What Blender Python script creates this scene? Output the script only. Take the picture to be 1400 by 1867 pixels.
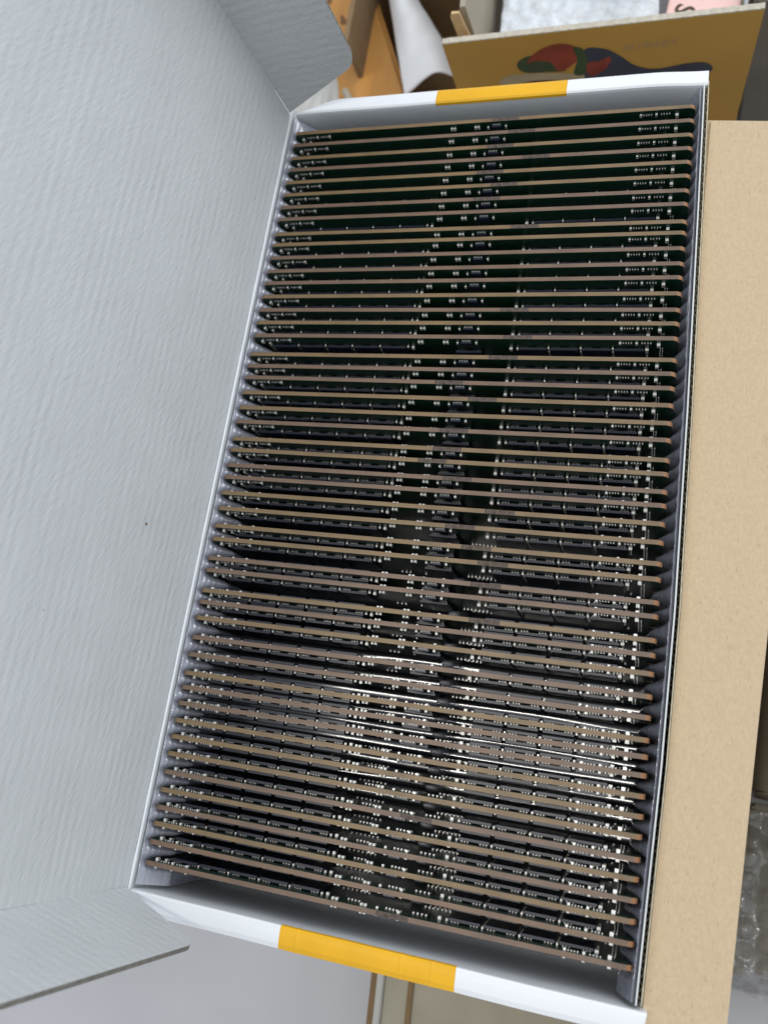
import bpy, bmesh, math, random
from mathutils import Matrix, Vector, noise

random.seed(7)
for o in list(bpy.data.objects):
    bpy.data.objects.remove(o)
scene = bpy.context.scene
COL = scene.collection

# ------------------------------------------------------------------ units
# the place is measured in millimetres from the top left end of the memory
# modules; the desk lies at z = 0 m
DESK = 140.0
def V(x, y, z):
    return Vector(((x - 67.0) / 1000.0, (y + 145.0) / 1000.0, (z + DESK) / 1000.0))

# ------------------------------------------------------------------ camera
cam_d = bpy.data.cameras.new('camera')
cam = bpy.data.objects.new('camera', cam_d)
COL.objects.link(cam)
RM = ((0.94894, 0.15073, -0.27711), (0.07134, -0.95824, -0.27692), (-0.30728, 0.24301, -0.92007))
right, down, fwd = [Vector(r).normalized() for r in RM]
m = Matrix((right, -down, -fwd)).transposed().to_4x4()
m.translation = V(131.87, -219.91, 230.88)
cam.matrix_world = m
cam_d.sensor_fit = 'VERTICAL'
cam_d.sensor_height = 7.5
cam_d.lens = 7.5 * 1553.69 / 1867.0
cam_d.clip_start = 0.01
cam_d.clip_end = 50.0
cam_d.dof.use_dof = True
cam_d.dof.focus_distance = 0.243
cam_d.dof.aperture_fstop = 3.0
scene.camera = cam

# ------------------------------------------------------------------ light
w = bpy.data.worlds.new('World')
scene.world = w
w.use_nodes = True
bg = w.node_tree.nodes['Background']
bg.inputs['Color'].default_value = (0.86, 0.92, 1.0, 1)
bg.inputs['Strength'].default_value = 0.43

def area(name, loc, target, sx, sy, power, col):
    d = bpy.data.lights.new(name, 'AREA')
    d.shape = 'RECTANGLE'
    d.size = sx
    d.size_y = sy
    d.energy = power
    d.color = col
    o = bpy.data.objects.new(name, d)
    COL.objects.link(o)
    o.location = loc
    o.rotation_euler = (Vector(target) - Vector(loc)).to_track_quat('-Z', 'Y').to_euler()
    return o
# daylight from a wide window to the right, and the ceiling lamp above
area('window_light', (0.95, 0.95, 1.20), (0, 0, 0.1), 1.7, 1.0, 15, (0.93, 0.96, 1.0))
area('ceiling_light', (-0.30, -0.08, 1.9), (-0.30, -0.08, 0.1), 1.7, 0.10, 11, (1.0, 0.96, 0.90))

vs = scene.view_settings
vs.view_transform = 'Standard'
vs.look = 'None'
vs.exposure = 0.33
vs.gamma = 1.0
scene.render.engine = 'CYCLES'
scene.cycles.transparent_max_bounces = 24
scene.cycles.max_bounces = 8

# ------------------------------------------------------------------ materials
def mat(name, col, rough=0.6, metal=0.0, spec=0.5, noise_scale=0, noise_amt=0.0, bump=0.0, bump_scale=1500,
        coat=0.0, stretch=(1, 1, 1)):
    mt = bpy.data.materials.new(name)
    mt.use_nodes = True
    nt = mt.node_tree
    b = nt.nodes['Principled BSDF']
    b.inputs['Base Color'].default_value = (*col, 1)
    b.inputs['Roughness'].default_value = rough
    b.inputs['Metallic'].default_value = metal
    b.inputs['Specular IOR Level'].default_value = spec
    b.inputs['Coat Weight'].default_value = coat
    tc = nt.nodes.new('ShaderNodeTexCoord')
    mp = nt.nodes.new('ShaderNodeMapping')
    mp.inputs['Scale'].default_value = stretch
    nt.links.new(tc.outputs['Object'], mp.inputs['Vector'])
    if noise_amt:
        n = nt.nodes.new('ShaderNodeTexNoise')
        n.inputs['Scale'].default_value = noise_scale
        n.inputs['Detail'].default_value = 6
        nt.links.new(mp.outputs['Vector'], n.inputs['Vector'])
        r = nt.nodes.new('ShaderNodeMapRange')
        r.inputs['From Min'].default_value = 0.3
        r.inputs['From Max'].default_value = 0.7
        r.inputs['To Min'].default_value = 1 - noise_amt
        r.inputs['To Max'].default_value = 1 + noise_amt
        nt.links.new(n.outputs['Fac'], r.inputs['Value'])
        mx = nt.nodes.new('ShaderNodeMix')
        mx.data_type = 'RGBA'
        mx.blend_type = 'MULTIPLY'
        mx.inputs['Factor'].default_value = 1
        mx.inputs['A'].default_value = (*col, 1)
        nt.links.new(r.outputs['Result'], mx.inputs['B'])
        nt.links.new(mx.outputs['Result'], b.inputs['Base Color'])
    if bump:
        n2 = nt.nodes.new('ShaderNodeTexNoise')
        n2.inputs['Scale'].default_value = bump_scale
        n2.inputs['Detail'].default_value = 5
        nt.links.new(mp.outputs['Vector'], n2.inputs['Vector'])
        bp = nt.nodes.new('ShaderNodeBump')
        bp.inputs['Strength'].default_value = 1.0
        bp.inputs['Distance'].default_value = bump
        nt.links.new(n2.outputs['Fac'], bp.inputs['Height'])
        nt.links.new(bp.outputs['Normal'], b.inputs['Normal'])
    return mt

def fluted(name, col, amp=0.000072):
    """uncoated white board: washboard of the flutes under it plus paper fibres"""
    mt = mat(name, col, rough=0.75, spec=0.25, noise_scale=60, noise_amt=0.03)
    nt = mt.node_tree
    b = nt.nodes['Principled BSDF']
    tc = nt.nodes.new('ShaderNodeTexCoord')
    def noi(scale, stretch, detail=4, turn=0.0):
        mp = nt.nodes.new('ShaderNodeMapping')
        mp.inputs['Scale'].default_value = stretch
        rt = nt.nodes.new('ShaderNodeMapping')
        rt.inputs['Rotation'].default_value = (turn, 0, 0)
        nt.links.new(tc.outputs['Object'], rt.inputs['Vector'])
        nt.links.new(rt.outputs['Vector'], mp.inputs['Vector'])
        n = nt.nodes.new('ShaderNodeTexNoise')
        n.inputs['Scale'].default_value = scale
        n.inputs['Detail'].default_value = detail
        nt.links.new(mp.outputs['Vector'], n.inputs['Vector'])
        return n.outputs['Fac']
    def mth(op, a, bb):
        x = nt.nodes.new('ShaderNodeMath')
        x.operation = op
        for i, v in enumerate((a, bb)):
            if isinstance(v, (int, float)):
                x.inputs[i].default_value = v
            else:
                nt.links.new(v, x.inputs[i])
        return x.outputs[0]
    sep = nt.nodes.new('ShaderNodeSeparateXYZ')
    nt.links.new(tc.outputs['Object'], sep.inputs[0])
    warp = mth('MULTIPLY', noi(1, (60, 25, 60), 2), 0.0022)
    ph = mth('MULTIPLY', mth('ADD', sep.outputs['Z'], warp), 2 * math.pi / 0.0031)
    s = mth('SINE', ph, 0)
    amt = noi(1, (90, 45, 90), 2)
    flu = mth('MULTIPLY', mth('MULTIPLY', s, mth('POWER', amt, 2.0)), 1.0)
    wr = mth('MULTIPLY', noi(1, (350, 110, 420), 5), 2.2)
    fib = mth('MULTIPLY', noi(1, (2400, 1100, 2400), 5), 0.9)
    dash = mth('MULTIPLY', noi(1, (1100, 260, 1100), 4, 0.5), 1.9)
    h = mth('ADD', mth('ADD', flu, wr), mth('ADD', fib, dash))
    bp = nt.nodes.new('ShaderNodeBump')
    bp.inputs['Strength'].default_value = 1.0
    bp.inputs['Distance'].default_value = amp
    nt.links.new(h, bp.inputs['Height'])
    nt.links.new(bp.outputs['Normal'], b.inputs['Normal'])
    return mt

def clear(name, col=(0.80, 0.83, 0.92), solid=0.3, rough=0.12, tint=(0.86, 0.88, 0.93), ior=1.6, dent=0.0003):
    mt = bpy.data.materials.new(name)
    mt.use_nodes = True
    nt = mt.node_tree
    b = nt.nodes['Principled BSDF']
    out = nt.nodes['Material Output']
    b.inputs['Base Color'].default_value = (*col, 1)
    b.inputs['Roughness'].default_value = rough
    b.inputs['Specular IOR Level'].default_value = 0.7
    t = nt.nodes.new('ShaderNodeBsdfTransparent')
    t.inputs['Color'].default_value = (*tint, 1)
    g = nt.nodes.new('ShaderNodeBsdfGlossy')
    g.inputs['Roughness'].default_value = rough
    lw = nt.nodes.new('ShaderNodeFresnel')
    lw.inputs['IOR'].default_value = ior
    m1 = nt.nodes.new('ShaderNodeMixShader')
    m1.inputs[0].default_value = solid
    nt.links.new(t.outputs[0], m1.inputs[1])
    nt.links.new(b.outputs[0], m1.inputs[2])
    m2 = nt.nodes.new('ShaderNodeMixShader')
    nt.links.new(lw.outputs[0], m2.inputs[0])
    nt.links.new(m1.outputs[0], m2.inputs[1])
    nt.links.new(g.outputs[0], m2.inputs[2])
    nt.links.new(m2.outputs[0], out.inputs['Surface'])
    # small dents in the thermoformed sheet
    tc = nt.nodes.new('ShaderNodeTexCoord')
    n = nt.nodes.new('ShaderNodeTexNoise')
    n.inputs['Scale'].default_value = 420
    n.inputs['Detail'].default_value = 3
    nt.links.new(tc.outputs['Object'], n.inputs['Vector'])
    bp = nt.nodes.new('ShaderNodeBump')
    bp.inputs['Strength'].default_value = 0.7
    bp.inputs['Distance'].default_value = dent
    nt.links.new(n.outputs['Fac'], bp.inputs['Height'])
    for s in (b, g):
        nt.links.new(bp.outputs['Normal'], s.inputs['Normal'])
    return mt

M = {}
M['inside'] = fluted('white_board_inside', (0.625, 0.650, 0.655))
M['coated'] = mat('white_board_coated', (0.80, 0.82, 0.85), 0.38, spec=0.45, noise_scale=40, noise_amt=0.015,
                  bump=0.00002, bump_scale=500)
M['endwall'] = mat('white_board_end_wall', (0.70, 0.71, 0.74), 0.6, noise_scale=80, noise_amt=0.03, bump=0.00004,
                   bump_scale=700)
M['yellow'] = mat('yellow_band', (0.80, 0.43, 0.012), 0.35, noise_scale=90, noise_amt=0.05, bump=0.00003, bump_scale=400)
M['kraft'] = mat('kraft_board', (0.545, 0.425, 0.282), 0.8, spec=0.2, noise_scale=1300, noise_amt=0.055, bump=0.00004,
                 bump_scale=1600, stretch=(1, .6, 1))
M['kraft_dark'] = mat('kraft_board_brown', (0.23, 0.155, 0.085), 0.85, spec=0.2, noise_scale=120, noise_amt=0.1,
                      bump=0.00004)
M['flute'] = mat('corrugated_medium', (0.46, 0.40, 0.28), 0.85, noise_scale=400, noise_amt=0.2)
M['outer_liner'] = mat('raw_liner_edge', (0.50, 0.46, 0.34), 0.8, noise_scale=600, noise_amt=0.25)
M['cutedge'] = mat('cut_board_edge', (0.20, 0.19, 0.165), 0.85, noise_scale=700, noise_amt=0.3)
M['liner'] = mat('raw_board_edge', (0.50, 0.47, 0.39), 0.8, noise_scale=500, noise_amt=0.12)
M['mask'] = mat('green_solder_mask', (0.006, 0.030, 0.016), 0.30, spec=0.5)
def fibres(mt, base, dark):
    """flecks, fibres and faint flute lines in kraft paper"""
    nt = mt.node_tree
    b = nt.nodes['Principled BSDF']
    old = b.inputs['Base Color'].links[0].from_socket
    tc = nt.nodes.new('ShaderNodeTexCoord')
    for scale, lo, hi, amt, turn in (((2600, 500, 2600), .66, .72, .45, .5), ((500, 2600, 2600), .68, .74, .35, -.3), ((160, 160, 160), .70, .78, .22, 0)):
        mp = nt.nodes.new('ShaderNodeMapping')
        mp.inputs['Scale'].default_value = scale
        mp.inputs['Rotation'].default_value = (0, 0, turn)
        nt.links.new(tc.outputs['Object'], mp.inputs['Vector'])
        n = nt.nodes.new('ShaderNodeTexNoise')
        n.inputs['Scale'].default_value = 1
        n.inputs['Detail'].default_value = 2
        nt.links.new(mp.outputs['Vector'], n.inputs['Vector'])
        r = nt.nodes.new('ShaderNodeMapRange')
        r.inputs['From Min'].default_value = lo
        r.inputs['From Max'].default_value = hi
        r.inputs['To Max'].default_value = amt
        nt.links.new(n.outputs['Fac'], r.inputs['Value'])
        mx = nt.nodes.new('ShaderNodeMix')
        mx.data_type = 'RGBA'
        nt.links.new(r.outputs['Result'], mx.inputs['Factor'])
        nt.links.new(old, mx.inputs['A'])
        mx.inputs['B'].default_value = (*dark, 1)
        old = mx.outputs['Result']
    nt.links.new(old, b.inputs['Base Color'])
fibres(M['kraft'], None, (0.30, 0.215, 0.125))
def pcb_edge(name, col):
    return mat(name, col, 0.42, spec=0.7, noise_scale=1, noise_amt=0.25, bump=0.00003, bump_scale=1500, stretch=(70, 260, 260))
M['edge_gold'] = pcb_edge('board_edge_tan', (0.180, 0.115, 0.050))
M['edge_pink'] = pcb_edge('board_edge_pinkish', (0.152, 0.093, 0.058))
M['edge_brown'] = pcb_edge('board_edge_brown', (0.165, 0.10, 0.058))
M['end_orange'] = mat('board_end_orange_reflection', (0.27, 0.135, 0.062), 0.6)  # kraft box's reflection on the right-hand corners, put into the colour
M['chip'] = mat('chip_resin', (0.018, 0.022, 0.040), 0.36, spec=0.6, bump=0.00001, bump_scale=4000)
M['solder'] = mat('tinned_solder', (0.80, 0.80, 0.77), 0.32, metal=0.15, bump=0.00003, bump_scale=2500)
M['ceramic'] = mat('ceramic_body', (0.20, 0.17, 0.12), 0.5)
M['resist'] = mat('resistor_body', (0.03, 0.03, 0.03), 0.45)
M['choke'] = mat('pale_resistor_body', (0.30, 0.31, 0.24), 0.45)
M['ink'] = mat('dark_ink', (0.075, 0.055, 0.045), 0.7, noise_scale=900, noise_amt=0.5)
M['tray'] = clear('clear_tray', col=(0.74, 0.78, 0.95), solid=0.24, rough=0.09, dent=0.0006, ior=1.8)
M['tray_left'] = clear('clear_tray_glossy', col=(0.80, 0.82, 0.97), solid=0.36, rough=0.08, dent=0.00025, ior=1.9)
M['ribply'] = clear('clear_tray_rib', solid=0.3, rough=0.3)
M['floorply'] = clear('shade_tinted_tray_floor', solid=0.03, rough=0.13, ior=2.0, dent=0.0, tint=(0.42, 0.44, 0.50))  # dark tint puts the shade of the deep gaps into the clear sheet
M['desk'] = mat('desk_top', (0.50, 0.51, 0.54), 0.5, noise_scale=14, noise_amt=0.07, bump=0.0001, bump_scale=40)
M['ochre'] = mat('ochre_print', (0.42, 0.25, 0.05), 0.55, noise_scale=40, noise_amt=0.06, bump=0.00005, bump_scale=300)
M['wood'] = mat('orange_pine', (0.48, 0.235, 0.06), 0.45, noise_scale=14, noise_amt=0.16, stretch=(6, 1, 1))
M['knot'] = mat('pine_knot', (0.16, 0.075, 0.025), 0.6)
M['paper'] = mat('white_paper', (0.78, 0.80, 0.83), 0.6, bump=0.0004, bump_scale=60)
M['greysheet'] = mat('grey_plastic_sheet', (0.48, 0.48, 0.46), 0.35)
M['foam'] = mat('white_foam_sheet', (0.66, 0.71, 0.76), 0.35, noise_scale=300, noise_amt=0.12, bump=0.0012, bump_scale=230)
M['bubble'] = clear('bubble_wrap', (0.66, 0.66, 0.62), 0.30, 0.04, ior=1.9, dent=0.0011)
M['pink'] = mat('pink_print', (0.86, 0.58, 0.54), 0.5, noise_scale=25, noise_amt=0.04)
M['brown_ink'] = mat('brown_ink', (0.07, 0.045, 0.015), 0.5)
M['grey_board'] = mat('grey_board', (0.36, 0.325, 0.25), 0.8, noise_scale=60, noise_amt=0.08)
M['tan_board'] = mat('tan_board', (0.36, 0.335, 0.26), 0.8, noise_scale=40, noise_amt=0.12)
M['pale_board'] = mat('pale_board', (0.62, 0.44, 0.24), 0.8, noise_scale=200, noise_amt=0.12)
M['red'] = mat('print_red', (0.22, 0.035, 0.018), 0.5, noise_scale=120, noise_amt=0.25)
M['green'] = mat('print_green', (0.028, 0.055, 0.022), 0.5, noise_scale=120, noise_amt=0.25)
M['navy'] = mat('print_navy', (0.028, 0.038, 0.065), 0.5, noise_scale=90, noise_amt=0.2)
M['cream'] = mat('print_cream', (0.36, 0.31, 0.20), 0.5, noise_scale=90, noise_amt=0.1)
M['pale_ink'] = mat('print_pale', (0.36, 0.23, 0.10), 0.5)
M['maroon'] = mat('print_maroon', (0.085, 0.02, 0.014), 0.5)
M['dark'] = mat('dark_plastic', (0.17, 0.16, 0.14), 0.5, noise_scale=20, noise_amt=.3)

# ------------------------------------------------------------------ helpers
def link(name, me, mats, parent=None):
    for k in (mats if isinstance(mats, (list, tuple)) else [mats]):
        if k not in [mm.name for mm in me.materials]:
            me.materials.append(M[k])
    o = bpy.data.objects.new(name, me)
    COL.objects.link(o)
    if parent:
        o.parent = parent
        o.matrix_parent_inverse = parent.matrix_world.inverted()
    return o

def build(name, bm, mats, parent=None, smooth=False):
    bmesh.ops.recalc_face_normals(bm, faces=bm.faces[:])
    me = bpy.data.meshes.new(name)
    bm.to_mesh(me)
    bm.free()
    if smooth:
        for f in me.polygons:
            f.use_smooth = True
    return link(name, me, mats, parent)

def thing(name, label, cat, loc, group=None):
    o = bpy.data.objects.new(name, None)
    COL.objects.link(o)
    o.empty_display_size = 0.01
    o.matrix_world = Matrix.Translation(loc)
    tag(o, label, cat, group)
    return o

def tag(o, label, cat, group=None):
    o['label'] = label
    o['category'] = cat
    if group:
        o['group'] = group

def box(bm, x0, x1, y0, y1, z0, z1, mi=0, conv=V):
    vs_ = [bm.verts.new(conv(x, y, z)) for x in (x0, x1) for y in (y0, y1) for z in (z0, z1)]
    fs = []
    for q in ((0, 1, 3, 2), (4, 6, 7, 5), (0, 4, 5, 1), (2, 3, 7, 6), (0, 2, 6, 4), (1, 5, 7, 3)):
        f = bm.faces.new([vs_[i] for i in q])
        f.material_index = mi
        fs.append(f)
    return fs

def bevel(bm, r, seg=2):
    bmesh.ops.bevel(bm, geom=bm.edges[:], offset=r / 1000.0, segments=seg, affect='EDGES', clamp_overlap=True)

def hexa(bm, bot, top, mi=0):
    """solid from two quads (mm points)"""
    a = [bm.verts.new(V(*q)) for q in bot]
    b = [bm.verts.new(V(*q)) for q in top]
    n = len(a)
    fs = [bm.faces.new(a[::-1]), bm.faces.new(b)]
    for i in range(n):
        fs.append(bm.faces.new((a[i], a[(i + 1) % n], b[(i + 1) % n], b[i])))
    for f in fs:
        f.material_index = mi
    return fs

def slab(bm, pts, offs, mi=0):
    """polygon of mm points thickened along offs"""
    o = Vector(offs)
    return hexa(bm, pts, [tuple(Vector(q) + o) for q in pts], mi)

def sheet(fn, nu, nv):
    bm = bmesh.new()
    g = [[bm.verts.new(V(*fn(i / nu, j / nv))) for j in range(nv + 1)] for i in range(nu + 1)]
    for i in range(nu):
        for j in range(nv):
            bm.faces.new((g[i][j], g[i + 1][j], g[i + 1][j + 1], g[i][j + 1]))
    return bm

def lerp(a, b, t):
    return a + (b - a) * t

def sst(a, b, x):
    t = max(0.0, min(1.0, (x - a) / (b - a)))
    return t * t * (3 - 2 * t)

# measured module positions along the carton
YS = [-23.74, -28.74, -33.98, -38.64, -43.73, -48.67, -53.5, -58.47, -64.1, -68.22, -73.31, -78.41, -82.79, -87.74, -92.62, -97.3, -102.0, -108.8, -112.88, -117.02, -122.37, -127.71, -132.5, -138.39, -142.04, -147.28, -151.29, -156.48, -161.51, -167.3, -171.48, -177.54, -181.42, -187.84, -191.44, -196.24, -202.1, -207.3, -212.87, -217.14, -221.69, -226.68, -231.48, -236.27, -241.35, -246.57, -251.4, -255.92, -260.78, -266.46]
YW = [-0.15, -0.32, -0.07, -0.12, 0.12, 0.22, 0.13, 0.24, 0.09, 0.43, 0.27, 0.33, 0.29, 0.12, -0.18, 0.09, 0.14, 0.16, 0.15, -0.15, -0.01, -0.01, -0.15, -0.08, -0.32, -0.22, -0.1, -0.07, -0.04, -0.21, -0.17, -0.24, -0.16, -0.02, -0.22, -0.15, 0.03, -0.06, -0.09, 0.05, 0.2, 0.21, 0.1, 0.22, 0.09, 0.61, 0.66, 0.4, 0.42, 0.92]
ZF, ZN = -16.3, -273.9           # inner faces of the far and the near end wall
FL = -39.0                       # underside of the white carton

# ================================================================== desk
bm = bmesh.new()
box(bm, -900, 1100, -1100, 1300, -DESK - 25, -DESK)
desk = build('desk', bm, 'desk')
desk['kind'] = 'structure'

# ================================================================== white carton
carton = thing('white_carton', 'open white cardboard carton with yellow bands holding a long row of memory modules',
               'carton', V(67, -145, FL))
# floor of the carton
bm = bmesh.new()
box(bm, -2.0, 135.5, ZN + 0.2, ZF - 0.2, FL, FL + 1.4)
build('carton_floor', bm, 'inside', carton)

# left wall, with the rolled crease at the hinge
bm = bmesh.new()
box(bm, -3.6, -2.1, ZN - 4.0, ZF + 4.0, FL, 0.2)
build('side_wall', bm, 'inside', carton)
def crease(u, v):
    y = lerp(ZN - 0.6, ZF + 0.6, u)
    a = lerp(-0.35, math.pi * 0.80, v)
    wob = 0.10 * noise.noise(Vector((y * 0.11, 3.1, 0))) + 0.05 * noise.noise(Vector((y * 0.5, 9.1, 0)))
    r = 0.42 + wob
    return (-2.5 + r * math.cos(a), y, 0.35 + r * math.sin(a))
build('hinge_crease', sheet(crease, 120, 8), 'coated', carton, True)

# right wall, bowed outwards, with its raw corrugated top edge
def rx(y):
    pts = [(-280, 135.3), (-273, 136.0), (-219, 137.95), (-179, 138.6), (-124, 138.3), (-60, 137.4), (-25, 136.85), (-12, 136.6)]
    for (a, b), (c, d) in zip(pts, pts[1:]):
        if y <= c:
            return lerp(b, d, (y - a) / (c - a))
    return pts[-1][1]
def wall_strip(off0, off1, z0, z1, y0, y1, n, name, matname, parent, zf=None):
    bm = bmesh.new()
    rows = []
    for i in range(n + 1):
        y = lerp(y0, y1, i / n)
        x = rx(y)
        zt = z1 + (zf(y) if zf else 0)
        rows.append([bm.verts.new(V(x + off0, y, z0)), bm.verts.new(V(x + off1, y, z0)),
                     bm.verts.new(V(x + off1, y, zt)), bm.verts.new(V(x + off0, y, zt))])
    for a, b in zip(rows, rows[1:]):
        for k in range(4):
            bm.faces.new((a[k], b[k], b[(k + 1) % 4], a[(k + 1) % 4]))
    bm.faces.new(rows[0])
    bm.faces.new(rows[-1][::-1])
    return build(name, bm, matname, parent)
rw = wall_strip(-1.55, -1.15, FL, 0.75, ZN + 1.0, ZF + 0.8, 220, 'side_wall', 'inside', carton,
                lambda y: 0.18 * noise.noise(Vector((y * 0.05, 0, 0))) + 0.06 * noise.noise(Vector((y * 0.9, 2, 0))))
wall_strip(-0.28, 0.0, FL, 0.45, ZN + 1.0, ZF + 0.8, 220, 'outer_liner', 'outer_liner', rw,
           lambda y: 0.16 * noise.noise(Vector((y * 0.4, 5, 0))) + 0.12 * noise.noise(Vector((y * 1.7, 6, 0))))
def flute(u, v):
    y = lerp(ZN + 1.0, ZF + 0.8, u)
    return (rx(y) - 0.72 + 0.40 * math.sin(y * 2 * math.pi / 3.1), y, lerp(FL, 0.35 + 0.14 * noise.noise(Vector((y * 1.3, 8, 0))), v))
build('flute', sheet(flute, 900, 1), 'flute', rw)

# end walls: rolled board, flat on top and drooping a little outwards
def end_profile(y0, s, wid, off=0.0, depth=FL):
    """(y, z) points of the rolled wall from inside bottom over the top to outside bottom; s = +1 far, -1 near"""
    wid = max(wid, 0.9)
    pts = [(0 - off, depth), (0.0 - off, -8), (0.0 - off, -0.35), (0.12 - off * .7, 0.55 + off * .7), (0.7, 0.95 + off)]
    for k in (0.3, 0.55, 0.8):
        pts.append((0.7 + (wid - 1.2) * k, 0.95 + off - 0.55 * k * k))
    pts += [(wid - 0.15 + off * .7, 0.05 + off * .7), (wid + off, -0.9), (wid + 0.1 + off, -10), (wid + off, depth)]
    return [(y0 + s * a, b) for a, b in pts]
def loft(name, xs, prof, matname, parent, close=True):
    bm = bmesh.new()
    rows = [[bm.verts.new(V(x, y, z)) for y, z in prof(x)] for x in xs]
    n = len(rows[0])
    for a, b in zip(rows, rows[1:]):
        for k in range(n if close else n - 1):
            bm.faces.new((a[k], b[k], b[(k + 1) % n], a[(k + 1) % n]))
    if close:
        bm.faces.new(rows[0])
        bm.faces.new(rows[-1][::-1])
    return build(name, bm, matname, parent)
def far_w(x):
    t = sst(-1.0, 17.0, x)
    return 1.0 + 4.9 * t ** 0.7
def near_w(x):
    a = sst(-3.0, 9.0, x)
    r = 1.0 if x < 134.5 else math.sqrt(max(0.0, 1 - ((x - 134.5) / 2.7) ** 2))
    return 1.0 + 5.0 * a * r
xs_far = [-0.9 + 137.3 * i / 90 for i in range(91)]
xs_near = [-1.6 + 136.2 * i / 70 for i in range(71)] + [135.2, 135.8, 136.3, 136.7, 137.0, 137.2]
wob = lambda x, k: 0.12 * noise.noise(Vector((x * 0.05, k, 0)))
farw = loft('end_wall', xs_far, lambda x: end_profile(ZF + wob(x, 1) + 0.9 * sst(120, 136, x) * -1, 1, far_w(x)), 'coated', carton)
nearw = loft('end_wall', xs_near, lambda x: end_profile(ZN + wob(x, 2), -1, near_w(x)), 'coated', carton)
def crs(x, lines):
    return 0.05 + sum(0.10 * math.exp(-((x - l) / 0.35) ** 2) for l in lines)
def band_profile(y0, s, wid, off):
    return end_profile(y0, s, wid, off)[2:]
xb = [50.5 + 43.3 * i / 100 for i in range(101)]
loft('yellow_band', xb, lambda x: band_profile(ZF + wob(x, 1), 1, far_w(x), crs(x, [])), 'yellow', farw, False)
xb = [44.6 + 47.5 * i / 240 for i in range(241)]
loft('yellow_band', xb, lambda x: band_profile(ZN + wob(x, 2), -1, near_w(x), crs(x, [49.5, 78.0, 86.0])), 'yellow', nearw, False)

# lid: leans back from the hinge on the left wall
TH = math.radians(4.6)
LD = Vector((-math.sin(TH), 0, math.cos(TH)))      # up the lid
LN = Vector((math.cos(TH), 0, math.sin(TH)))       # inner normal
H0 = Vector((-2.75, 0, 0.9))
def lidp(y, s, t=0.0):
    q = H0 + LD * s + LN * t
    q += LN * (0.9 * math.sin(math.pi * max(0, min(1, s / 140))) * 0.6)
    return (q.x, y, q.z)
bm = bmesh.new()
ny, nz = 60, 40
def lid_grid(t):
    return [[bm.verts.new(V(*lidp(lerp(ZN + 0.4, ZF, i / ny), lerp(0, 142, j / nz), t))) for j in range(nz + 1)] for i in range(ny + 1)]
ga, gb = lid_grid(0.0), lid_grid(-1.5)
for i in range(ny):
    for j in range(nz):
        bm.faces.new((ga[i][j], ga[i + 1][j], ga[i + 1][j + 1], ga[i][j + 1]))
        bm.faces.new((gb[i][j], gb[i][j + 1], gb[i + 1][j + 1], gb[i + 1][j]))
for i in range(ny):
    bm.faces.new((ga[i][0], gb[i][0], gb[i + 1][0], ga[i + 1][0]))
    bm.faces.new((ga[i][nz], ga[i + 1][nz], gb[i + 1][nz], gb[i][nz]))
for j in range(nz):
    bm.faces.new((ga[0][j], ga[0][j + 1], gb[0][j + 1], gb[0][j]))
    bm.faces.new((ga[ny][j], gb[ny][j], gb[ny][j + 1], ga[ny][j + 1]))
lid = build('lid', bm, 'inside', carton, True)
lid.data.set_sharp_from_angle(angle=math.radians(50))

def lid_flap(y0, sgn, phi, outline, hinge_gap):
    """dust flap on an end of the lid; outline = (depth from hinge, height up the lid)"""
    a = math.radians(phi)
    e = LN * math.cos(a) + Vector((0, sgn, 0)) * math.sin(a)
    nrm = e.cross(LD).normalized()
    if nrm.y * sgn > 0:
        nrm = -nrm
    bm = bmesh.new()
    base = H0 + Vector((0, y0, 0))
    f = [bm.verts.new(V(*(base + e * (d + hinge_gap) + LD * s))) for d, s in outline]
    g = [bm.verts.new(V(*(base + e * (d + hinge_gap) + LD * s - nrm * 1.3))) for d, s in outline]
    n = len(f)
    bm.faces.new(f)
    bm.faces.new(g[::-1])
    for i in range(n):
        bm.faces.new((f[i], f[(i + 1) % n], g[(i + 1) % n], g[i])).material_index = 1
    o = build('lid_flap', bm, ['inside', 'cutedge'], lid)
    return o
def rounded(d, s0, s1, slope, r):
    pts = [(0.0, s0)]
    cx, cy = d - r, s0 + slope * d + r * 0.9
    for k in range(9):
        an = lerp(-math.pi * 0.36, 0, k / 8)
        pts.append((cx + r * math.cos(an), cy + r * math.sin(an)))
    pts += [(d, s1), (0.0, s1)]
    return pts
lid_flap(ZF, 1, 7, rounded(31.0, 0.8, 141.0, 0.36, 8.0), 0.3)
lid_flap(ZN + 0.4, -1, 12, rounded(31.0, 0.8, 141.0, 0.26, 5.0), 0.3)
# specks of dirt on the lid
for y, s, r in ((-175.0, 27.5, 0.62), (-92.0, 12.0, 0.22), (-205.0, 58.0, 0.20), (-40.0, 84.0, 0.2)):
    bm = bmesh.new()
    c = Vector(lidp(y, s, 0.03))
    ring = []
    for k in range(9):
        an = k * 2 * math.pi / 9
        rr = r * (0.55 + 0.45 * random.random())
        q = c + Vector((0, 1, 0)) * rr * math.cos(an) + LD * rr * 1.1 * math.sin(an)
        ring.append(tuple(q))
    slab(bm, ring, tuple(LN * 0.05))
    build('dirt_speck', bm, 'kraft_dark', lid)

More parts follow.
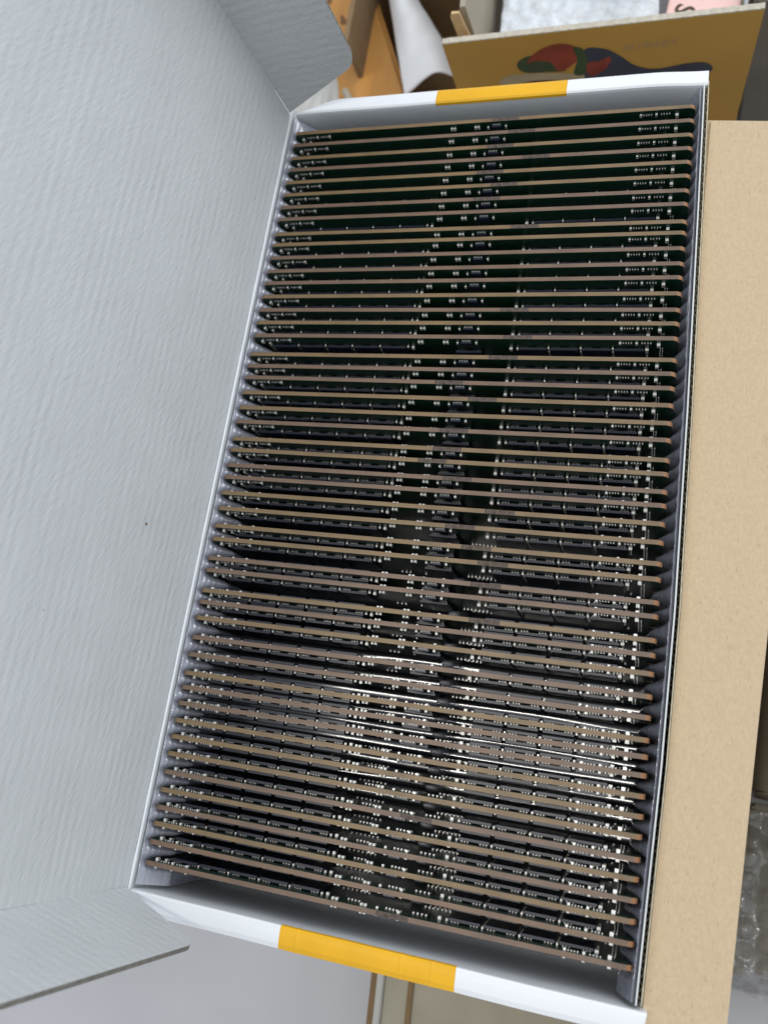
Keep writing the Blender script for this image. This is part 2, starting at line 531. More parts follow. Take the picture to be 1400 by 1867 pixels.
# ================================================================== clear tray
tray = thing('memory_tray', 'clear plastic slotted tray inside the white carton, under the row of modules', 'tray',
             V(67, -145, FL + 1.6))
def pos(y):
    """phase in the row of slots: 0 at a module, 1 midway between two"""
    if y >= YS[0]:
        d = min(2.5, y - YS[0])
        return math.sin(math.pi / 2 * min(1, d / 2.5))
    if y <= YS[-1]:
        d = min(2.5, YS[-1] - y)
        return math.sin(math.pi / 2 * min(1, d / 2.5))
    for a, b in zip(YS, YS[1:]):
        if a >= y >= b:
            t = (a - y) / (a - b)
            return math.sin(math.pi * t)
    return 1
yy = []
ext = [YS[0] + 6.2] + YS + [YS[-1] - 6.2]
for a, b in zip(ext, ext[1:]):
    for k in range(12):
        yy.append(lerp(a, b, k / 12))
yy.append(ext[-1])
def grid_build(name, xs_fn, nv, matname, parent):
    bm = bmesh.new()
    rows = [[bm.verts.new(V(*xs_fn(y, j / nv))) for j in range(nv + 1)] for y in yy]
    for a, b in zip(rows, rows[1:]):
        for j in range(nv):
            bm.faces.new((a[j], b[j], b[j + 1], a[j + 1]))
    return build(name, bm, matname, parent, True)
def left_wall(y, v):
    r = pos(y)
    n1 = noise.noise(Vector((y * 0.09, 1.7, 0)))
    n2 = noise.noise(Vector((y * 0.35, 4.2, 0)))
    if v < 0.14:                                        # flange, its edge wavy
        t = v / 0.14
        return (lerp(-1.75 + 0.25 * n1 + 0.1 * n2, -1.0 + 0.12 * n1, t), y, lerp(-0.9, -0.1, math.sin(t * math.pi / 2)) + 0.15 * n2)
    t = (v - 0.14) / 0.86
    z = -0.1 - 31.0 * t ** 1.25
    depth = -z
    x = -1.0 + 0.12 * n1 + 0.045 * depth + (r ** 1.4) * (min(6.5, 0.95 * depth) + 0.16 * math.sin(depth * 5.5 + 2.0 * n1) * min(1, depth)) + 0.18 * noise.noise(Vector((y * 0.5, z * 0.3, 2)))
    return (x, y, z + 0.12 * n2)
def right_wall(y, v):
    r = pos(y)
    n1 = noise.noise(Vector((y * 0.08, 11.7, 0)))
    n2 = noise.noise(Vector((y * 0.4, 14.2, 0)))
    top = rx(y) - 1.75
    if v < 0.12:
        t = v / 0.12
        return (lerp(top, top - 0.75 + 0.15 * n1, t), y, lerp(-0.9, 0.1, math.sin(t * math.pi / 2)) + 0.15 * n2)
    t = (v - 0.12) / 0.88
    z = 0.1 - 31.0 * t ** 1.25
    depth = -z
    x = top - 0.75 + 0.15 * n1 - (top - 0.75 - 134.1) * sst(0, 20, depth) - (r ** 1.6) * min(3.8, 0.48 * depth) + 0.2 * noise.noise(Vector((y * 0.5, z * 0.3, 7)))
    return (x, y, z + 0.12 * n2)
grid_build('tray_wall', left_wall, 70, 'tray_left', tray)
grid_build('tray_wall', right_wall, 26, 'tray', tray)
def end_fade(y):
    return sst(YS[-1] - 0.6, YS[-1] + 0.6, y) * (1 - sst(YS[0] - 0.6, YS[0] + 0.6, y))
def floor(y, v):
    r = pos(y)
    x = lerp(1.0, 133.0, v)
    return (x, y, -31.0 + (7.5 + 0.35 * noise.noise(Vector((x * 0.03, y * 0.2, 1)))) * sst(0.0, 0.91, r) * end_fade(y))
grid_build('tray_floor', floor, 24, 'floorply', tray)
def rib(y, v):
    r = pos(y)
    prof = (0, 0.9, 1, 1, 0.9, 0)[int(round(v * 5))]
    x = (73.8, 74.3, 75.0, 77.2, 77.9, 78.4)[int(round(v * 5))]
    return (x, y, -31.4 + (16.5 * prof + 0.6) * r ** 0.7 * end_fade(y))
grid_build('tray_rib', rib, 5, 'ribply', tray)

# ================================================================== memory modules
W2, BH, TK = 66.675, 30.0, 0.635
def L(x, y, z):                                        # module-local mm -> m
    return Vector((x / 1000.0, y / 1000.0, z / 1000.0))
def X(x):                                              # distance from the left end -> local x
    return x - W2
def mk(name, bm, mats):
    bmesh.ops.recalc_face_normals(bm, faces=bm.faces[:])
    me = bpy.data.meshes.new(name)
    bm.to_mesh(me)
    bm.free()
    for k in mats:
        me.materials.append(M[k])
    return me

def board_mesh(edge):
    out = [(-W2 + 1.4, BH), (-W2 + 0.45, BH - 0.55), (-W2, BH - 1.5), (-W2, 17.3), (-W2 + 2.0, 17.3), (-W2 + 2.0, 14.7), (-W2, 14.7), (-W2, 1.0), (-W2 + 1, 0),
           (7.5, 0), (7.5, 4.6), (9.9, 4.6), (9.9, 0), (W2 - 1, 0), (W2, 1.0), (W2, 14.7), (W2 - 2.0, 14.7), (W2 - 2.0, 17.3), (W2, 17.3), (W2, BH - 1.5),
           (W2 - 0.45, BH - 0.55), (W2 - 1.4, BH)]
    bm = bmesh.new()
    f = [bm.verts.new(L(x, -TK, z)) for x, z in out]
    b = [bm.verts.new(L(x, TK, z)) for x, z in out]
    n = len(out)
    bm.faces.new(f).material_index = 0
    bm.faces.new(b[::-1]).material_index = 0
    for i in range(n):
        q = bm.faces.new((f[i], b[i], b[(i + 1) % n], f[(i + 1) % n]))
        q.material_index = 1
        zc = (out[i][1] + out[(i + 1) % n][1]) / 2
        if BH - 1.6 < zc < BH and out[i][0] > 0:
            q.material_index = 2
    return mk('circuit_board', bm, ['mask', edge, 'end_orange'])

def chip_mesh(w_, h_, t, balls=True):
    """package standing off the board on its solder balls; local: board face at y = 0, package towards -y"""
    bm = bmesh.new()
    fs = box(bm, -w_ / 2, w_ / 2, -t, -0.30, -h_ / 2, h_ / 2, 0, L)
    bmesh.ops.bevel(bm, geom=[e for e in bm.edges], offset=0.00008, segments=1, affect='EDGES')
    if balls:
        for k in range(3):
            for s in (-1, 1):
                xc = s * (w_ / 2 - 0.85 - 0.8 * k)
                box(bm, xc - 0.19, xc + 0.19, -0.32, 0.02, h_ / 2 - 1.25, h_ / 2 - 0.75, 1, L)
    return mk('memory_chip', bm, ['chip', 'solder'])

chip_me = chip_mesh(8.3, 11.4, 1.15)
reg_me = chip_mesh(8.2, 12.2, 1.2)
def small_ic_mesh():
    bm = bmesh.new()
    box(bm, -1.65, 1.65, -0.78, -0.12, -1.1, 1.1, 0, L)
    bmesh.ops.bevel(bm, geom=[e for e in bm.edges], offset=0.00008, segments=1, affect='EDGES')
    for k in range(4):
        box(bm, -1.25 + k * 0.72, -0.95 + k * 0.72, -0.25, 0.01, 1.05, 1.35, 1, L)
        box(bm, -1.25 + k * 0.72, -0.95 + k * 0.72, -0.25, 0.01, -1.35, -1.05, 1, L)
    return mk('sensor_chip', bm, ['chip', 'solder'])
sens_me = small_ic_mesh()
def pale_resistor_mesh():
    bm = bmesh.new()
    box(bm, -0.62, 0.62, -0.60, -0.03, -0.55, 0.55, 1, L)
    for s in (-1, 1):
        box(bm, s * 0.60 - 0.24, s * 0.60 + 0.24, -0.68, 0.01, -0.62, 0.62, 0, L)
    bmesh.ops.bevel(bm, geom=[e for e in bm.edges], offset=0.00007, segments=1, affect='EDGES')
    return mk('pale_resistor', bm, ['solder', 'choke'])
pale_me = pale_resistor_mesh()

def part_mesh(front):
    """the tiny soldered parts of one face, board face at y = 0, parts towards -y"""
    rnd = random.Random(3 if front else 4)
    bm = bmesh.new()
    def cap(x, z, w_, h_, t, body, vert=False):
        if vert:                                       # solder ends above and below
            e = h_ * 0.22
            box(bm, X(x) - w_ / 2, X(x) + w_ / 2, -t, -0.02, BH + z - h_ / 2 + e, BH + z + h_ / 2 - e, body, L)
            box(bm, X(x) - w_ / 2 - .03, X(x) + w_ / 2 + .03, -t - .04, 0.01, BH + z + h_ / 2 - e, BH + z + h_ / 2, 0, L)
            box(bm, X(x) - w_ / 2 - .03, X(x) + w_ / 2 + .03, -t - .04, 0.01, BH + z - h_ / 2, BH + z - h_ / 2 + e, 0, L)
        else:
            e = w_ * 0.2
            box(bm, X(x) - w_ / 2 + e, X(x) + w_ / 2 - e, -t, -0.02, BH + z - h_ / 2, BH + z + h_ / 2, body, L)
            box(bm, X(x) - w_ / 2, X(x) - w_ / 2 + e, -t - .04, 0.01, BH + z - h_ / 2 - .03, BH + z + h_ / 2 + .03, 0, L)
            box(bm, X(x) + w_ / 2 - e, X(x) + w_ / 2, -t - .04, 0.01, BH + z - h_ / 2 - .03, BH + z + h_ / 2 + .03, 0, L)
    # top rows near both ends
    for x, b_ in ((5.15, 2), (6.65, 2), (8.45, 1), (10.2, 2), (11.7, 2), (13.0, 1)):
        if b_ == 2:
            cap(x, -1.8, 1.0, 0.42, 0.30, 2)
        else:
            cap(x, -1.8, 0.55, 0.9, 0.5, 1, True)
    cap(3.0, -2.6, 0.75, 1.15, 0.75, 1, True)
    cap(5.05, -4.1, 0.62, 1.0, 0.6, 1, True)
    for x, b_ in ((117.35, 1), (118.6, 2), (120.1, 2), (121.95, 1), (123.8, 2), (125.45, 2)):
        if b_ == 2:
            cap(x, -1.8, 1.0, 0.42, 0.30, 2)
        else:
            cap(x, -1.8, 0.55, 0.9, 0.5, 1, True)
    cap(128.0, -2.5, 0.85, 1.2, 0.8, 1, True)
    cap(124.8, -5.7, 0.85, 1.2, 0.8, 1, True)
    cap(54.0, -5.9, 0.75, 1.15, 0.7, 1, True)
    cap(85.1, -6.0, 0.8, 1.15, 0.75, 1, True)
    cap(87.0, -6.1, 0.5, 0.9, 0.5, 1, True)
    cap(52.45, -5.5, 0.5, 0.9, 0.5, 1, True)
    for x in (14.75, 24.25, 33.6, 43.0, 96.4, 105.9, 115.2):
        for z in (-5.5, -7.8, -10.3, -13.2):
            cap(x + rnd.uniform(-.05, .05), z, 0.42, 0.95, 0.52, 1, True)
    for z in (-7.9, -10.0, -12.5):
        cap(124.8, z, 0.5, 0.9, 0.5, 1, True)
    for k in range(13):                                # column of resistors at the right end, and one at the left
        cap(128.75 + rnd.uniform(-.1, .1), -5.2 - 1.45 * k, 0.85, 0.4, 0.32, 2)
        if k < 8:
            cap(4.6 + rnd.uniform(-.1, .1), -6.3 - 1.6 * k, 0.85, 0.4, 0.32, 2)
    # ends of the sensor chip
    cap(69.0, -2.6, 0.5, 0.8, 0.45, 1, True)
    cap(74.9, -2.5, 0.55, 0.9, 0.5, 1, True)
    if not front:
        for k in range(5):
            cap(71.0 + k * 1.0, -4.6 + 0.1 * k, 0.4, 0.8, 0.35, 2, True)
        for k in range(4):
            cap(78.0 + k * 1.15, -6.2, 0.4, 0.75, 0.35, 2, True)
        for k in range(4):
            cap(60.0 + k * 1.0, -6.0, 0.35, 0.7, 0.35, 2, True)
    # resistor rows low on the board
    x = 7.0
    while x < 127:
        if not (45 < x < 53 or 66.5 < x < 77):
            cap(x, -19.9 + rnd.uniform(-.25, .25), 0.42, 0.85, 0.35, 2 if rnd.random() < .7 else 1, True)
        x += 1.3 if rnd.random() < .6 else 5.0
    for k in range(7):
        cap(78.6 + 1.15 * k, -17.6 + 0.35 * math.sin(k), 0.42, 0.85, 0.4, 1, True)
    return mk('soldered_parts', bm, ['solder', 'ceramic', 'resist'])
parts_f, parts_b = part_mesh(True), part_mesh(False)
boards = {k: board_mesh(k) for k in ('edge_gold', 'edge_pink', 'edge_brown')}

ink_bm = bmesh.new()
for k in range(9):                                     # a smudged row of printed strokes on the board edge
    box(ink_bm, -4.2 + k * 0.95, -3.4 + k * 0.95 + 0.12 * (k % 3), -0.60, 0.60, -0.01, 0.015, 0, L)
ink_me = mk('ink_mark', ink_bm, ['ink'])

CHX = [10.2, 19.5, 28.9, 38.3, 47.7, 91.7, 101.1, 110.5, 119.9]
MARK = {1: 74.9, 2: 80.6, 3: 74.3, 4: 86.3, 5: 72.1, 6: 77.2, 7: 72.2, 9: 85.6, 15: 85.6, 17: 87.6, 18: 84.0, 20: 68.5, 21: 79.4,
        23: 72.1, 24: 70.9, 25: 66.9, 26: 75.1, 28: 88.7, 29: 77.8, 30: 83.3, 31: 88.5, 32: 87.3, 34: 88.1, 45: 76.5, 50: 73.7}
EDGE = ('gpgpggppgg' 'pppgpgpgpp' 'ggpggppggg' 'gppgpgppgp' 'pgggpgpgbp')
EDGE = EDGE[:50]
ORD = ['', 'first', 'second', 'third', 'fourth', 'fifth', 'sixth', 'seventh', 'eighth', 'ninth', 'tenth', 'eleventh', 'twelfth',
       'thirteenth', 'fourteenth', 'fifteenth', 'sixteenth', 'seventeenth', 'eighteenth', 'nineteenth', 'twentieth',
       'twenty-first', 'twenty-second', 'twenty-third', 'twenty-fourth', 'twenty-fifth']
ROT = Matrix.Rotation(math.pi, 4, 'Z')
def child(name, me, parent, mat4):
    o = bpy.data.objects.new(name, me)
    COL.objects.link(o)
    o.parent = parent
    o.matrix_basis = mat4
    return o
def T(x, y, z):
    return Matrix.Translation(L(x, y, z))
rl = random.Random(11)
for i in range(50):
    e = {'g': 'edge_gold', 'p': 'edge_pink', 'b': 'edge_brown'}[EDGE[i]]
    word = {'g': 'tan-edged', 'p': 'pinkish-edged', 'b': 'brown-edged'}[EDGE[i]]
    k = i + 1
    if k <= 25:
        where = ('memory module nearest the top end of the picture' if k == 1 else ORD[k] + ' memory module from the far end wall')
    else:
        kk = 51 - k
        where = ('memory module nearest the bottom end of the picture' if kk == 1 else ORD[kk] + ' memory module from the near end wall')
    if k in (1, 50):
        lab = 'dark green ' + word + ' ' + where
    else:
        lab = 'dark green ' + word + ' ' + where
    root = bpy.data.objects.new('memory_module', None)
    COL.objects.link(root)
    root.empty_display_size = 0.01
    root.location = V(W2, YS[i] + YW[i] / 2, -BH + rl.uniform(-.12, .12))
    root.rotation_euler = (math.radians(rl.uniform(-.25, .25)), 0, math.atan2(YW[i], 131.6))
    tag(root, lab, 'memory module', 'memory modules standing in the carton')
    child('circuit_board', boards[e], root, Matrix.Identity(4))
    for cx in CHX:
        child('memory_chip', chip_me, root, T(X(cx), -TK, BH - 4.7 - 5.7))
        child('memory_chip', chip_me, root, T(X(cx), TK, BH - 4.7 - 5.7) @ ROT)
    child('register_chip', reg_me, root, T(X(71.6), -TK, BH - 7.1 - 6.1))
    child('sensor_chip', sens_me, root, T(X(71.9), -TK, BH - 2.6))
    for px in (57.35, 65.4):
        child('pale_resistor', pale_me, root, T(X(px), -TK, BH - 2.1))
        child('pale_resistor', pale_me, root, T(X(px), TK, BH - 2.1) @ ROT)
    s = child('soldered_parts', parts_f, root, T(0, -TK, 0))
    s['kind'] = 'stuff'
    # the rear face is laid out alike, so its parts are mirrored and not turned
    s = child('soldered_parts', parts_b, root, T(0, TK, 0) @ Matrix.Scale(-1, 4, (0, 1, 0)))
    s['kind'] = 'stuff'
    if k in MARK:
        child('ink_mark', ink_me, root, T(X(MARK[k]), 0, BH))

# ================================================================== cartons beside and below
# kraft carton beside the white one: a long box with a slightly skewed right side
kc = thing('kraft_carton', 'tall plain kraft cardboard box standing against the right side of the white carton', 'box', V(150, -160, -DESK))
bm = bmesh.new()
KZ = -2.6
top = [(136.6, -330, KZ), (151.2, -330, KZ), (154.8, -272, KZ), (158.7, -202, KZ), (168.5, -29.6, KZ), (rx(-26.6) + 0.2, -26.6, KZ)]
top += [(rx(y) + 0.2, y, KZ) for y in (-60, -95, -124, -150, -179, -200, -219, -250)] + [(136.3, -272, KZ)]
bot = [(x, y, -DESK) for x, y, z in top]
hexa(bm, bot, top)
te = [e for e in bm.edges if abs(e.verts[0].co.z - e.verts[1].co.z) < 1e-6 and e.verts[0].co.z > 0.1]
bmesh.ops.bevel(bm, geom=te, offset=0.0009, segments=3, affect='EDGES')
o = build('box_body', bm, 'kraft', kc, True)
o.data.set_sharp_from_angle(angle=math.radians(40))

# hidden carton that carries the white one
sc = thing('support_carton', 'brown cardboard box under the white carton', 'box', V(67, -145, -DESK))
bm = bmesh.new()
box(bm, 1, 134, -268, -22, -DESK, FL - 0.05)
bevel(bm, 1.2)
build('box_body', bm, 'kraft', sc)

# tan carton low in front of the white one
tc_ = thing('tan_carton', 'blurred tan cardboard box low in front of the white carton', 'box', V(100, -350, -DESK))
bm = bmesh.new()
hexa(bm, [(52, -470, -DESK), (138.5, -470, -DESK), (138.5, -300, -DESK), (46, -300, -DESK)],
     [(52, -470, -112), (138.5, -470, -112), (138.5, -300, -112), (46, -300, -112)])
bevel(bm, 1.5)
build('box_body', bm, 'tan_board', tc_)
bm = bmesh.new()
hexa(bm, [(60.5, -470, -111.9), (62.5, -470, -111.9), (57.5, -302, -111.9), (55.5, -302, -111.9)],
     [(60.5, -470, -110.9), (62.5, -470, -110.9), (57.5, -302, -110.9), (55.5, -302, -110.9)])
build('seam_edge', bm, 'kraft_dark', tc_)
wb = thing('white_strip', 'narrow white board strip leaning on the tan box below the near end', 'board', V(44, -350, -DESK))
bm = bmesh.new()
hexa(bm, [(47.5, -470, -DESK), (50.5, -470, -DESK), (44.5, -306, -DESK), (41.5, -306, -DESK)],
     [(47.5, -470, -118), (50.5, -470, -118), (44.5, -306, -118), (41.5, -306, -118)])
bevel(bm, 0.5)
build('strip_body', bm, 'greysheet', wb)
db = thing('dark_strip', 'thin dark brown board edge beside the white strip on the desk', 'board', V(38, -350, -DESK))
bm = bmesh.new()
hexa(bm, [(43.2, -470, -DESK), (46.4, -470, -DESK), (40.6, -304, -DESK), (37.4, -304, -DESK)],
     [(43.2, -470, -124), (46.4, -470, -124), (40.6, -304, -124), (37.4, -304, -124)])
bevel(bm, 0.4)
build('strip_body', bm, 'kraft_dark', db)

# right edge: small carton and a bag of bubble wrap
rc = thing('small_carton', 'small brown cardboard box with a rolled edge right of the kraft box', 'box', V(185, -150, -DESK))
bm = bmesh.new()
box(bm, 170.5, 260, -224, -30, -DESK, -46)
bevel(bm, 3.0, 4)
build('box_body', bm, 'grey_board', rc, True)
bm = bmesh.new()                                       # rolled lip at the near corner
def lip(u, v):
    a = lerp(-math.pi * 0.2, math.pi * 1.5, u)
    return (174.5 + 4.0 * math.cos(a), lerp(-226.5, -30, v), -44.0 + 4.0 * math.sin(a))
bm.free()
build('rolled_edge', sheet(lip, 18, 6), 'grey_board', rc, True)
def bub(u, v):
    x, y = lerp(160.5, 225, u), lerp(-292, -228, v)
    b_ = 0
    cx, cy = (x / 7.5) % 1 - .5, (y / 7.5 + (int(x // 7.5) % 2) * .5) % 1 - .5
    b_ = 3.2 * max(0, 1 - (cx * cx + cy * cy) / .2) ** .5
    n_ = noise.noise(Vector((x * .05, y * .05, 0))) * 9 + noise.noise(Vector((x * .16, y * .16, 5))) * 4
    return (x, y, -104 + n_ + b_ - 30 * sst(-278, -292, y))
bw = build('bubble_wrap', sheet(bub, 110, 110), 'bubble', None, True)
tag(bw, 'crumpled clear bubble wrap lying right of the kraft box', 'bubble wrap')
ub = thing('low_carton', 'flat brown cardboard under the bubble wrap right of the kraft box', 'cardboard', V(195, -270, -DESK))
bm = bmesh.new()
box(bm, 172, 240, -282, -226, -DESK, -128)
bevel(bm, 1.0)
build('board_body', bm, 'tan_board', ub)
# ================================================================== things behind the carton
# printed ochre carton: its upright front flap, with the box behind it
pc = thing('printed_carton', 'open ochre printed cardboard box behind the white carton', 'box', V(95, 90, -DESK))
FY = 45.0
def flap_pt(u, v, off=0.0):
    """u along the flap, v up from the hinge; leans slightly back"""
    x0, x1 = lerp(38.5, 35.5, v), lerp(150.0, 154.5, v)
    return (lerp(x0, x1, u), FY - off + 1.5 * v, lerp(-92.0, -38.5, v) + lerp(0, 1.4, u) * v)
bm = bmesh.new()
slab(bm, [flap_pt(0, 0), flap_pt(1, 0), flap_pt(1, 1), flap_pt(0, 1)], (0, 2.4, 0))
flap = build('printed_flap', bm, 'ochre', pc)
bm = bmesh.new()
n = 120
def rag(u):
    q = flap_pt(u, 1)
    return q[0], q[1], q[2] + 0.05
r0 = []
for i in range(n + 1):
    q = rag(i / n)
    j1, j2 = 0.25 * noise.noise(Vector((i * .5, 0, 0))), 0.35 * noise.noise(Vector((i * .7, 4, 0)))
    r0.append([bm.verts.new(V(q[0], q[1] + .1 + j1 * .4, q[2])), bm.verts.new(V(q[0], q[1] + .1, q[2] + .5 + j2)),
               bm.verts.new(V(q[0], q[1] + 2.6, q[2] + .5 - j1)), bm.verts.new(V(q[0], q[1] + 2.6, q[2]))])
for a, b in zip(r0, r0[1:]):
    for k in range(4):
        bm.faces.new((a[k], b[k], b[(k + 1) % 4], a[(k + 1) % 4]))
bm.faces.new(r0[0])
bm.faces.new(r0[-1])
build('cut_edge', bm, 'liner', flap)
bm = bmesh.new()
box(bm, 38.5, 150, FY - 1.2, FY + 2.4, -96, -92.2)
build('fold_strip', bm, 'pale_board', flap)
def blob(name, pts, matname, off):
    pts = [(u, 0.575 + (v - 0.36) * 0.63) for u, v in pts]
    """flat printed shape on the flap; pts in (u, v)"""
    bm = bmesh.new()
    a = [bm.verts.new(V(*flap_pt(u, v, off))) for u, v in pts]
    bm.faces.new(a)
    build(name, bm, matname, flap)
def smoothpoly(pts, k=5):
    out = []
    n_ = len(pts)
    for i in range(n_):
        p0, p1, p2, p3 = [Vector(pts[(i + d) % n_]) for d in (-1, 0, 1, 2)]
        for s in range(k):
            t = s / k
            q = 0.5 * ((2 * p1) + (-p0 + p2) * t + (2 * p0 - 5 * p1 + 4 * p2 - p3) * t * t + (-p0 + 3 * p1 - 3 * p2 + p3) * t ** 3)
            out.append(tuple(q))
    return out
blob('printed_plate', smoothpoly([(.16, .36), (.175, .44), (.22, .48), (.30, .475), (.40, .43), (.50, .34), (.50, .20), (.2, .2), (.17, .28)]), 'cream', .06)
blob('printed_stripe', smoothpoly([(.22, .30), (.28, .36), (.36, .34), (.42, .28), (.36, .2), (.24, .2)]), 'maroon', .10)
blob('printed_leaf', smoothpoly([(.235, .60), (.25, .70), (.30, .74), (.36, .62), (.40, .48), (.33, .48), (.26, .50)]), 'green', .12)
blob('printed_dome', smoothpoly([(.27, .64), (.30, .77), (.35, .86), (.40, .87), (.44, .79), (.44, .62), (.40, .50), (.37, .49), (.35, .62), (.30, .66)]), 'red', .16)
blob('printed_collar', smoothpoly([(.43, .80), (.46, .77), (.475, .60), (.46, .40), (.425, .42), (.44, .62)]), 'green', .20)
blob('printed_sleeve', smoothpoly([(.465, .75), (.53, .74), (.58, .62), (.63, .46), (.70, .38), (.80, .42), (.86, .40), (.88, .28), (.8, .2), (.5, .2), (.46, .4)]), 'navy', .14)
blob('printed_cuff', smoothpoly([(.475, .56), (.51, .57), (.545, .62), (.55, .56), (.53, .44), (.49, .36), (.47, .42)]), 'red', .22)
for u, w_ in ((.590, .014), (.612, .011), (.636, .007), (.655, .013), (.672, .012), (.690, .012), (.709, .013), (.727, .007), (.745, .010)):
    bm = bmesh.new()
    v0 = .775 + (u - .59) * .05
    a = [bm.verts.new(V(*flap_pt(uu, vv, .06))) for uu, vv in ((u, v0), (u + w_, v0 + .01), (u + w_, v0 + .06), (u, v0 + .05))]
    bm.faces.new(a)
    build('faded_character', bm, 'pale_ink', flap)
bm = bmesh.new()
box(bm, 38, 40.2, FY + 3, 210, -DESK, -78)
box(bm, 148.5, 150.7, FY + 3, 210, -DESK, -92)
box(bm, 40.3, 148.4, 207, 209, -DESK, -80)
box(bm, 40.3, 148.4, FY + .2, FY + 2.6, -DESK, -96.2)
build('box_body', bm, 'grey_board', pc)
# side flap standing up on the left of that box, the light on its torn edge put into a paler colour
sf = build('side_flap', (lambda b_: (slab(b_, [(44.5, 62, -78), (38.5, 175, -78), (33.5, 178, -38), (40.5, 64, -38)], (2.2, 0.1, 0)), b_)[1])(bmesh.new()), 'grey_board', pc)
bm = bmesh.new()
pts = [(41.0, 62.6, -78), (36.5, 62.6, -40), (37.2, 62.6, -38.3), (40.4, 62.6, -38.5), (42.8, 62.6, -52), (41.8, 62.6, -55), (44.3, 62.6, -70), (44.6, 62.6, -78)]
slab(bm, pts, (0, -1.2, 0))
build('torn_edge', bm, 'pale_board', sf)

# foam sheet and white carton lying in the ochre box
def foam(u, v):
    x, y = lerp(52, 118, u), lerp(58, 190, v)
    x += -8 * v
    return (x, y, -70 + 4 * noise.noise(Vector((x * .03, y * .03, 0))) + 1.2 * noise.noise(Vector((x * .2, y * .2, 3))) + 8 * v)
bm = sheet(foam, 70, 90)
fo = build('foam_sheet', bm, 'foam', None, True)
so = fo.modifiers.new('thickness', 'SOLIDIFY')
so.thickness = 0.002
tag(fo, 'white bubbly foam sheet lying in the ochre printed box', 'foam sheet')
wbx = thing('white_packet', 'plain white paper packet on the foam sheet in the ochre box', 'packet', V(100, 120, -60))
bm = bmesh.new()
slab(bm, [(76, 108, -62), (117, 92, -60), (120, 180, -52), (74, 180, -55)], (0, 0, 6))
bevel(bm, 1.4, 3)
build('packet_body', bm, 'paper', wbx, True)
# pink printed box with dark letters
pk = thing('pink_box', 'pink box with dark brown letters standing in the ochre printed box', 'box', V(138, 90, -DESK))
bm = bmesh.new()
hexa(bm, [(118.0, 61, -120), (147.5, 59, -120), (147.8, 170, -120), (131, 170, -120)],
     [(118.0, 61, -62), (147.5, 59, -62), (147.8, 170, -62), (131, 170, -62)])
bevel(bm, 0.8, 2)
pkb = build('box_body', bm, 'pink', pk)
for ch, x, y, s, rot in (('U', 125.0, 62.5, 11, 63), ('S', 129.0, 71.0, 11, 63), ('A', 133.0, 79.5, 11, 63)):
    cu = bpy.data.curves.new('letter', 'FONT')
    cu.body = ch
    cu.size = s / 1000.0
    cu.extrude = 0.00008
    cu.offset = 0.0002
    to = bpy.data.objects.new('tmp_letter', cu)
    COL.objects.link(to)
    dg = bpy.context.evaluated_depsgraph_get()
    me = bpy.data.meshes.new_from_object(to.evaluated_get(dg))
    bpy.data.objects.remove(to)
    me.materials.clear()
    me.materials.append(M['brown_ink'])
    lo = bpy.data.objects.new('printed_letter', me)
    COL.objects.link(lo)
    lo.parent = pkb
    lo.matrix_world = Matrix.Translation(V(x, y, -61.9)) @ Matrix.Rotation(math.radians(rot), 4, 'Z')

# dark open carton to the left of the ochre one
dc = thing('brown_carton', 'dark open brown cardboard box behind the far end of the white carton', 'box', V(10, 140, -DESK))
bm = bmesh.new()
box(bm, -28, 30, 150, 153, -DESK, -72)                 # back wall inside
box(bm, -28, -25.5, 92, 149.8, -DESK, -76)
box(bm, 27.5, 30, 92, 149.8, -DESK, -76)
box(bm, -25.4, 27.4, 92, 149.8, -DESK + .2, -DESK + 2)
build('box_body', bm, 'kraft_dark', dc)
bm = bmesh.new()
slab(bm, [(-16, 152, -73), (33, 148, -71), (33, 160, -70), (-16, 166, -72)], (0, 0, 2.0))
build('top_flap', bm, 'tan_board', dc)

# pine board
wd = thing('pine_board', 'orange pine board lying behind the lid flap of the white carton', 'board', V(-40, 120, -DESK))
ux, uy = Vector((-25, 60, 0)).normalized(), Vector((-60, -25, 0)).normalized()
o0 = Vector((4.6, 68, 0))
bm = bmesh.new()
c = [o0 - ux * 30, o0 + ux * 230, o0 + ux * 230 + uy * 62, o0 - ux * 30 + uy * 62]
hexa(bm, [(q.x, q.y, -118) for q in c], [(q.x, q.y, -100) for q in c])
bevel(bm, 2.0, 3)
pb = build('board_body', bm, 'wood', wd)
for a, b_, r in ((75, 20, 1.5), (80, 28, 1.0), (62, 14, .9), (48, 16, 1.2), (92, 24, 1.3), (95, 14, .8), (30, 34, 1.2)):
    q = o0 + ux * a + uy * b_
    bm = bmesh.new()
    ring = [tuple(q + ux * (2.4 * r * math.cos(t)) + uy * (r * math.sin(t) * (1 + .3 * math.cos(3 * t))) + Vector((0, 0, -99.95))) for t in [k * 2 * math.pi / 14 for k in range(14)]]
    slab(bm, ring, (0, 0, .06))
    build('knot', bm, 'knot', pb)
bm = bmesh.new()
bl = thing('plastic_rail', 'grey plastic rail lying beside the pine board behind the far end', 'rail', V(-35, 60, -DESK))
a0 = Vector((-19.0, 62, 0))
rx_ = Vector((-8.5, 15, 0)).normalized()
ry_ = Vector((-15, -8.5, 0)).normalized()
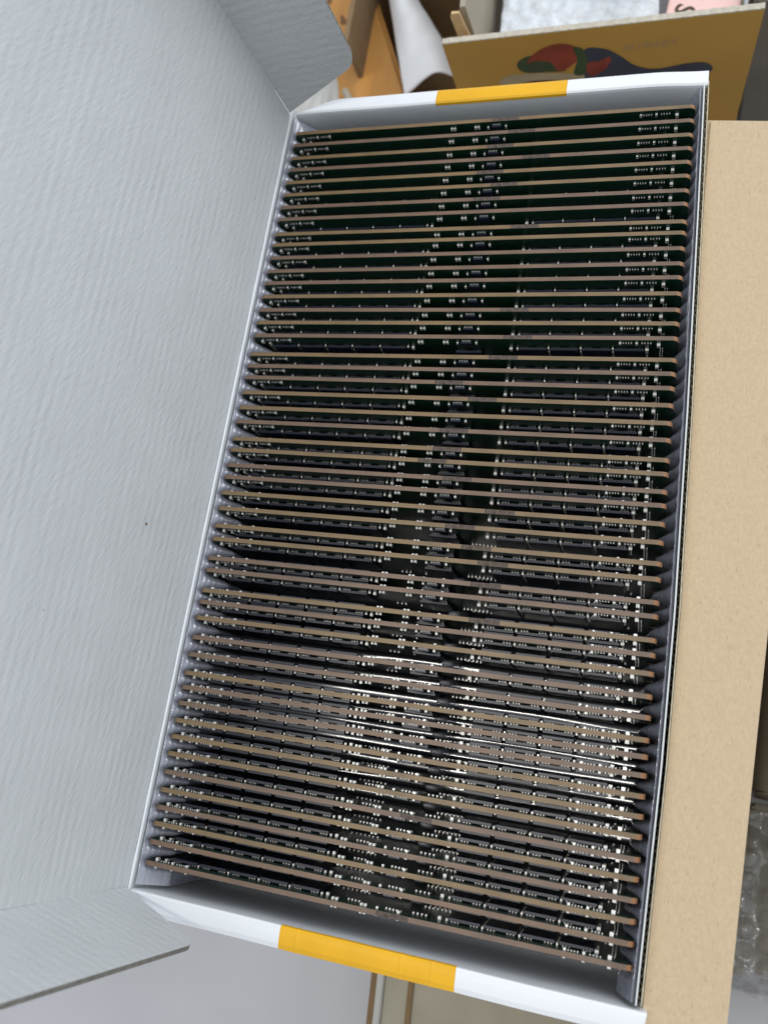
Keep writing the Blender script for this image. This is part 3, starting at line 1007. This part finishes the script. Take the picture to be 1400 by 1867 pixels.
cc = [a0, a0 + rx_ * 25, a0 + rx_ * 25 + ry_ * 3.4, a0 + ry_ * 3.4]
hexa(bm, [(q.x, q.y, -DESK) for q in cc], [(q.x, q.y, -95) for q in cc])
bevel(bm, 1.0, 2)
build('rail_body', bm, 'tan_board', bl)
# crumpled white bag beside the board
def bag(u, v):
    p0 = Vector((0.5, 74, 0)) + Vector((-24, 84, 0)) * v
    wd_ = lerp(34, 5, v ** .8)
    x = p0.x + wd_ * u
    y = p0.y + 4 * u
    z = -94 + 9 * math.sin(math.pi * u) * (1 - .4 * v) + 3.0 * noise.noise(Vector((x * .08, y * .06, 1)))
    return (x, y, z)
pg = build('paper_bag', sheet(bag, 30, 40), 'paper', None, True)
pg.modifiers.new('thickness', 'SOLIDIFY').thickness = 0.0008
tag(pg, 'crumpled white paper bag between the pine board and the dark brown box', 'paper bag')
def bag2(u, v):
    x, y = lerp(-66, -25.5, u) - 9 * v, lerp(50, 100, v)
    return (x, y, -97 + 3 * noise.noise(Vector((x * .1, y * .05, 9))) + 1.5 * noise.noise(Vector((x * .35, y * .08, 4))) - 4 * sst(.7, 1, u))
p2 = build('plastic_sheet', sheet(bag2, 40, 30), 'greysheet', None, True)
p2.modifiers.new('thickness', 'SOLIDIFY').thickness = 0.0006
tag(p2, 'wrinkled white plastic sheet under the lid flap at the far left corner', 'plastic sheet')
def bag3(u, v):
    x, y = lerp(-22, 10, u), lerp(150, 182, v)
    return (x, y, -72 + 8 * noise.noise(Vector((x * .12, y * .12, 9))) + 4 * noise.noise(Vector((x * .4, y * .4, 4))))
p3 = build('foil_bag', sheet(bag3, 30, 30), 'bubble', None, True)
tag(p3, 'shiny crumpled plastic bag lying on the rim of the dark brown box', 'plastic bag')
# dark upright panel at the far right
dp = thing('grey_cabinet', 'dark grey cabinet standing beside the ochre printed box at the right', 'cabinet', V(185, 120, -DESK))
bm = bmesh.new()
box(bm, 152.5, 240, 66, 110, -DESK, -52)
bevel(bm, .8)
build('cabinet_body', bm, 'dark', dp)
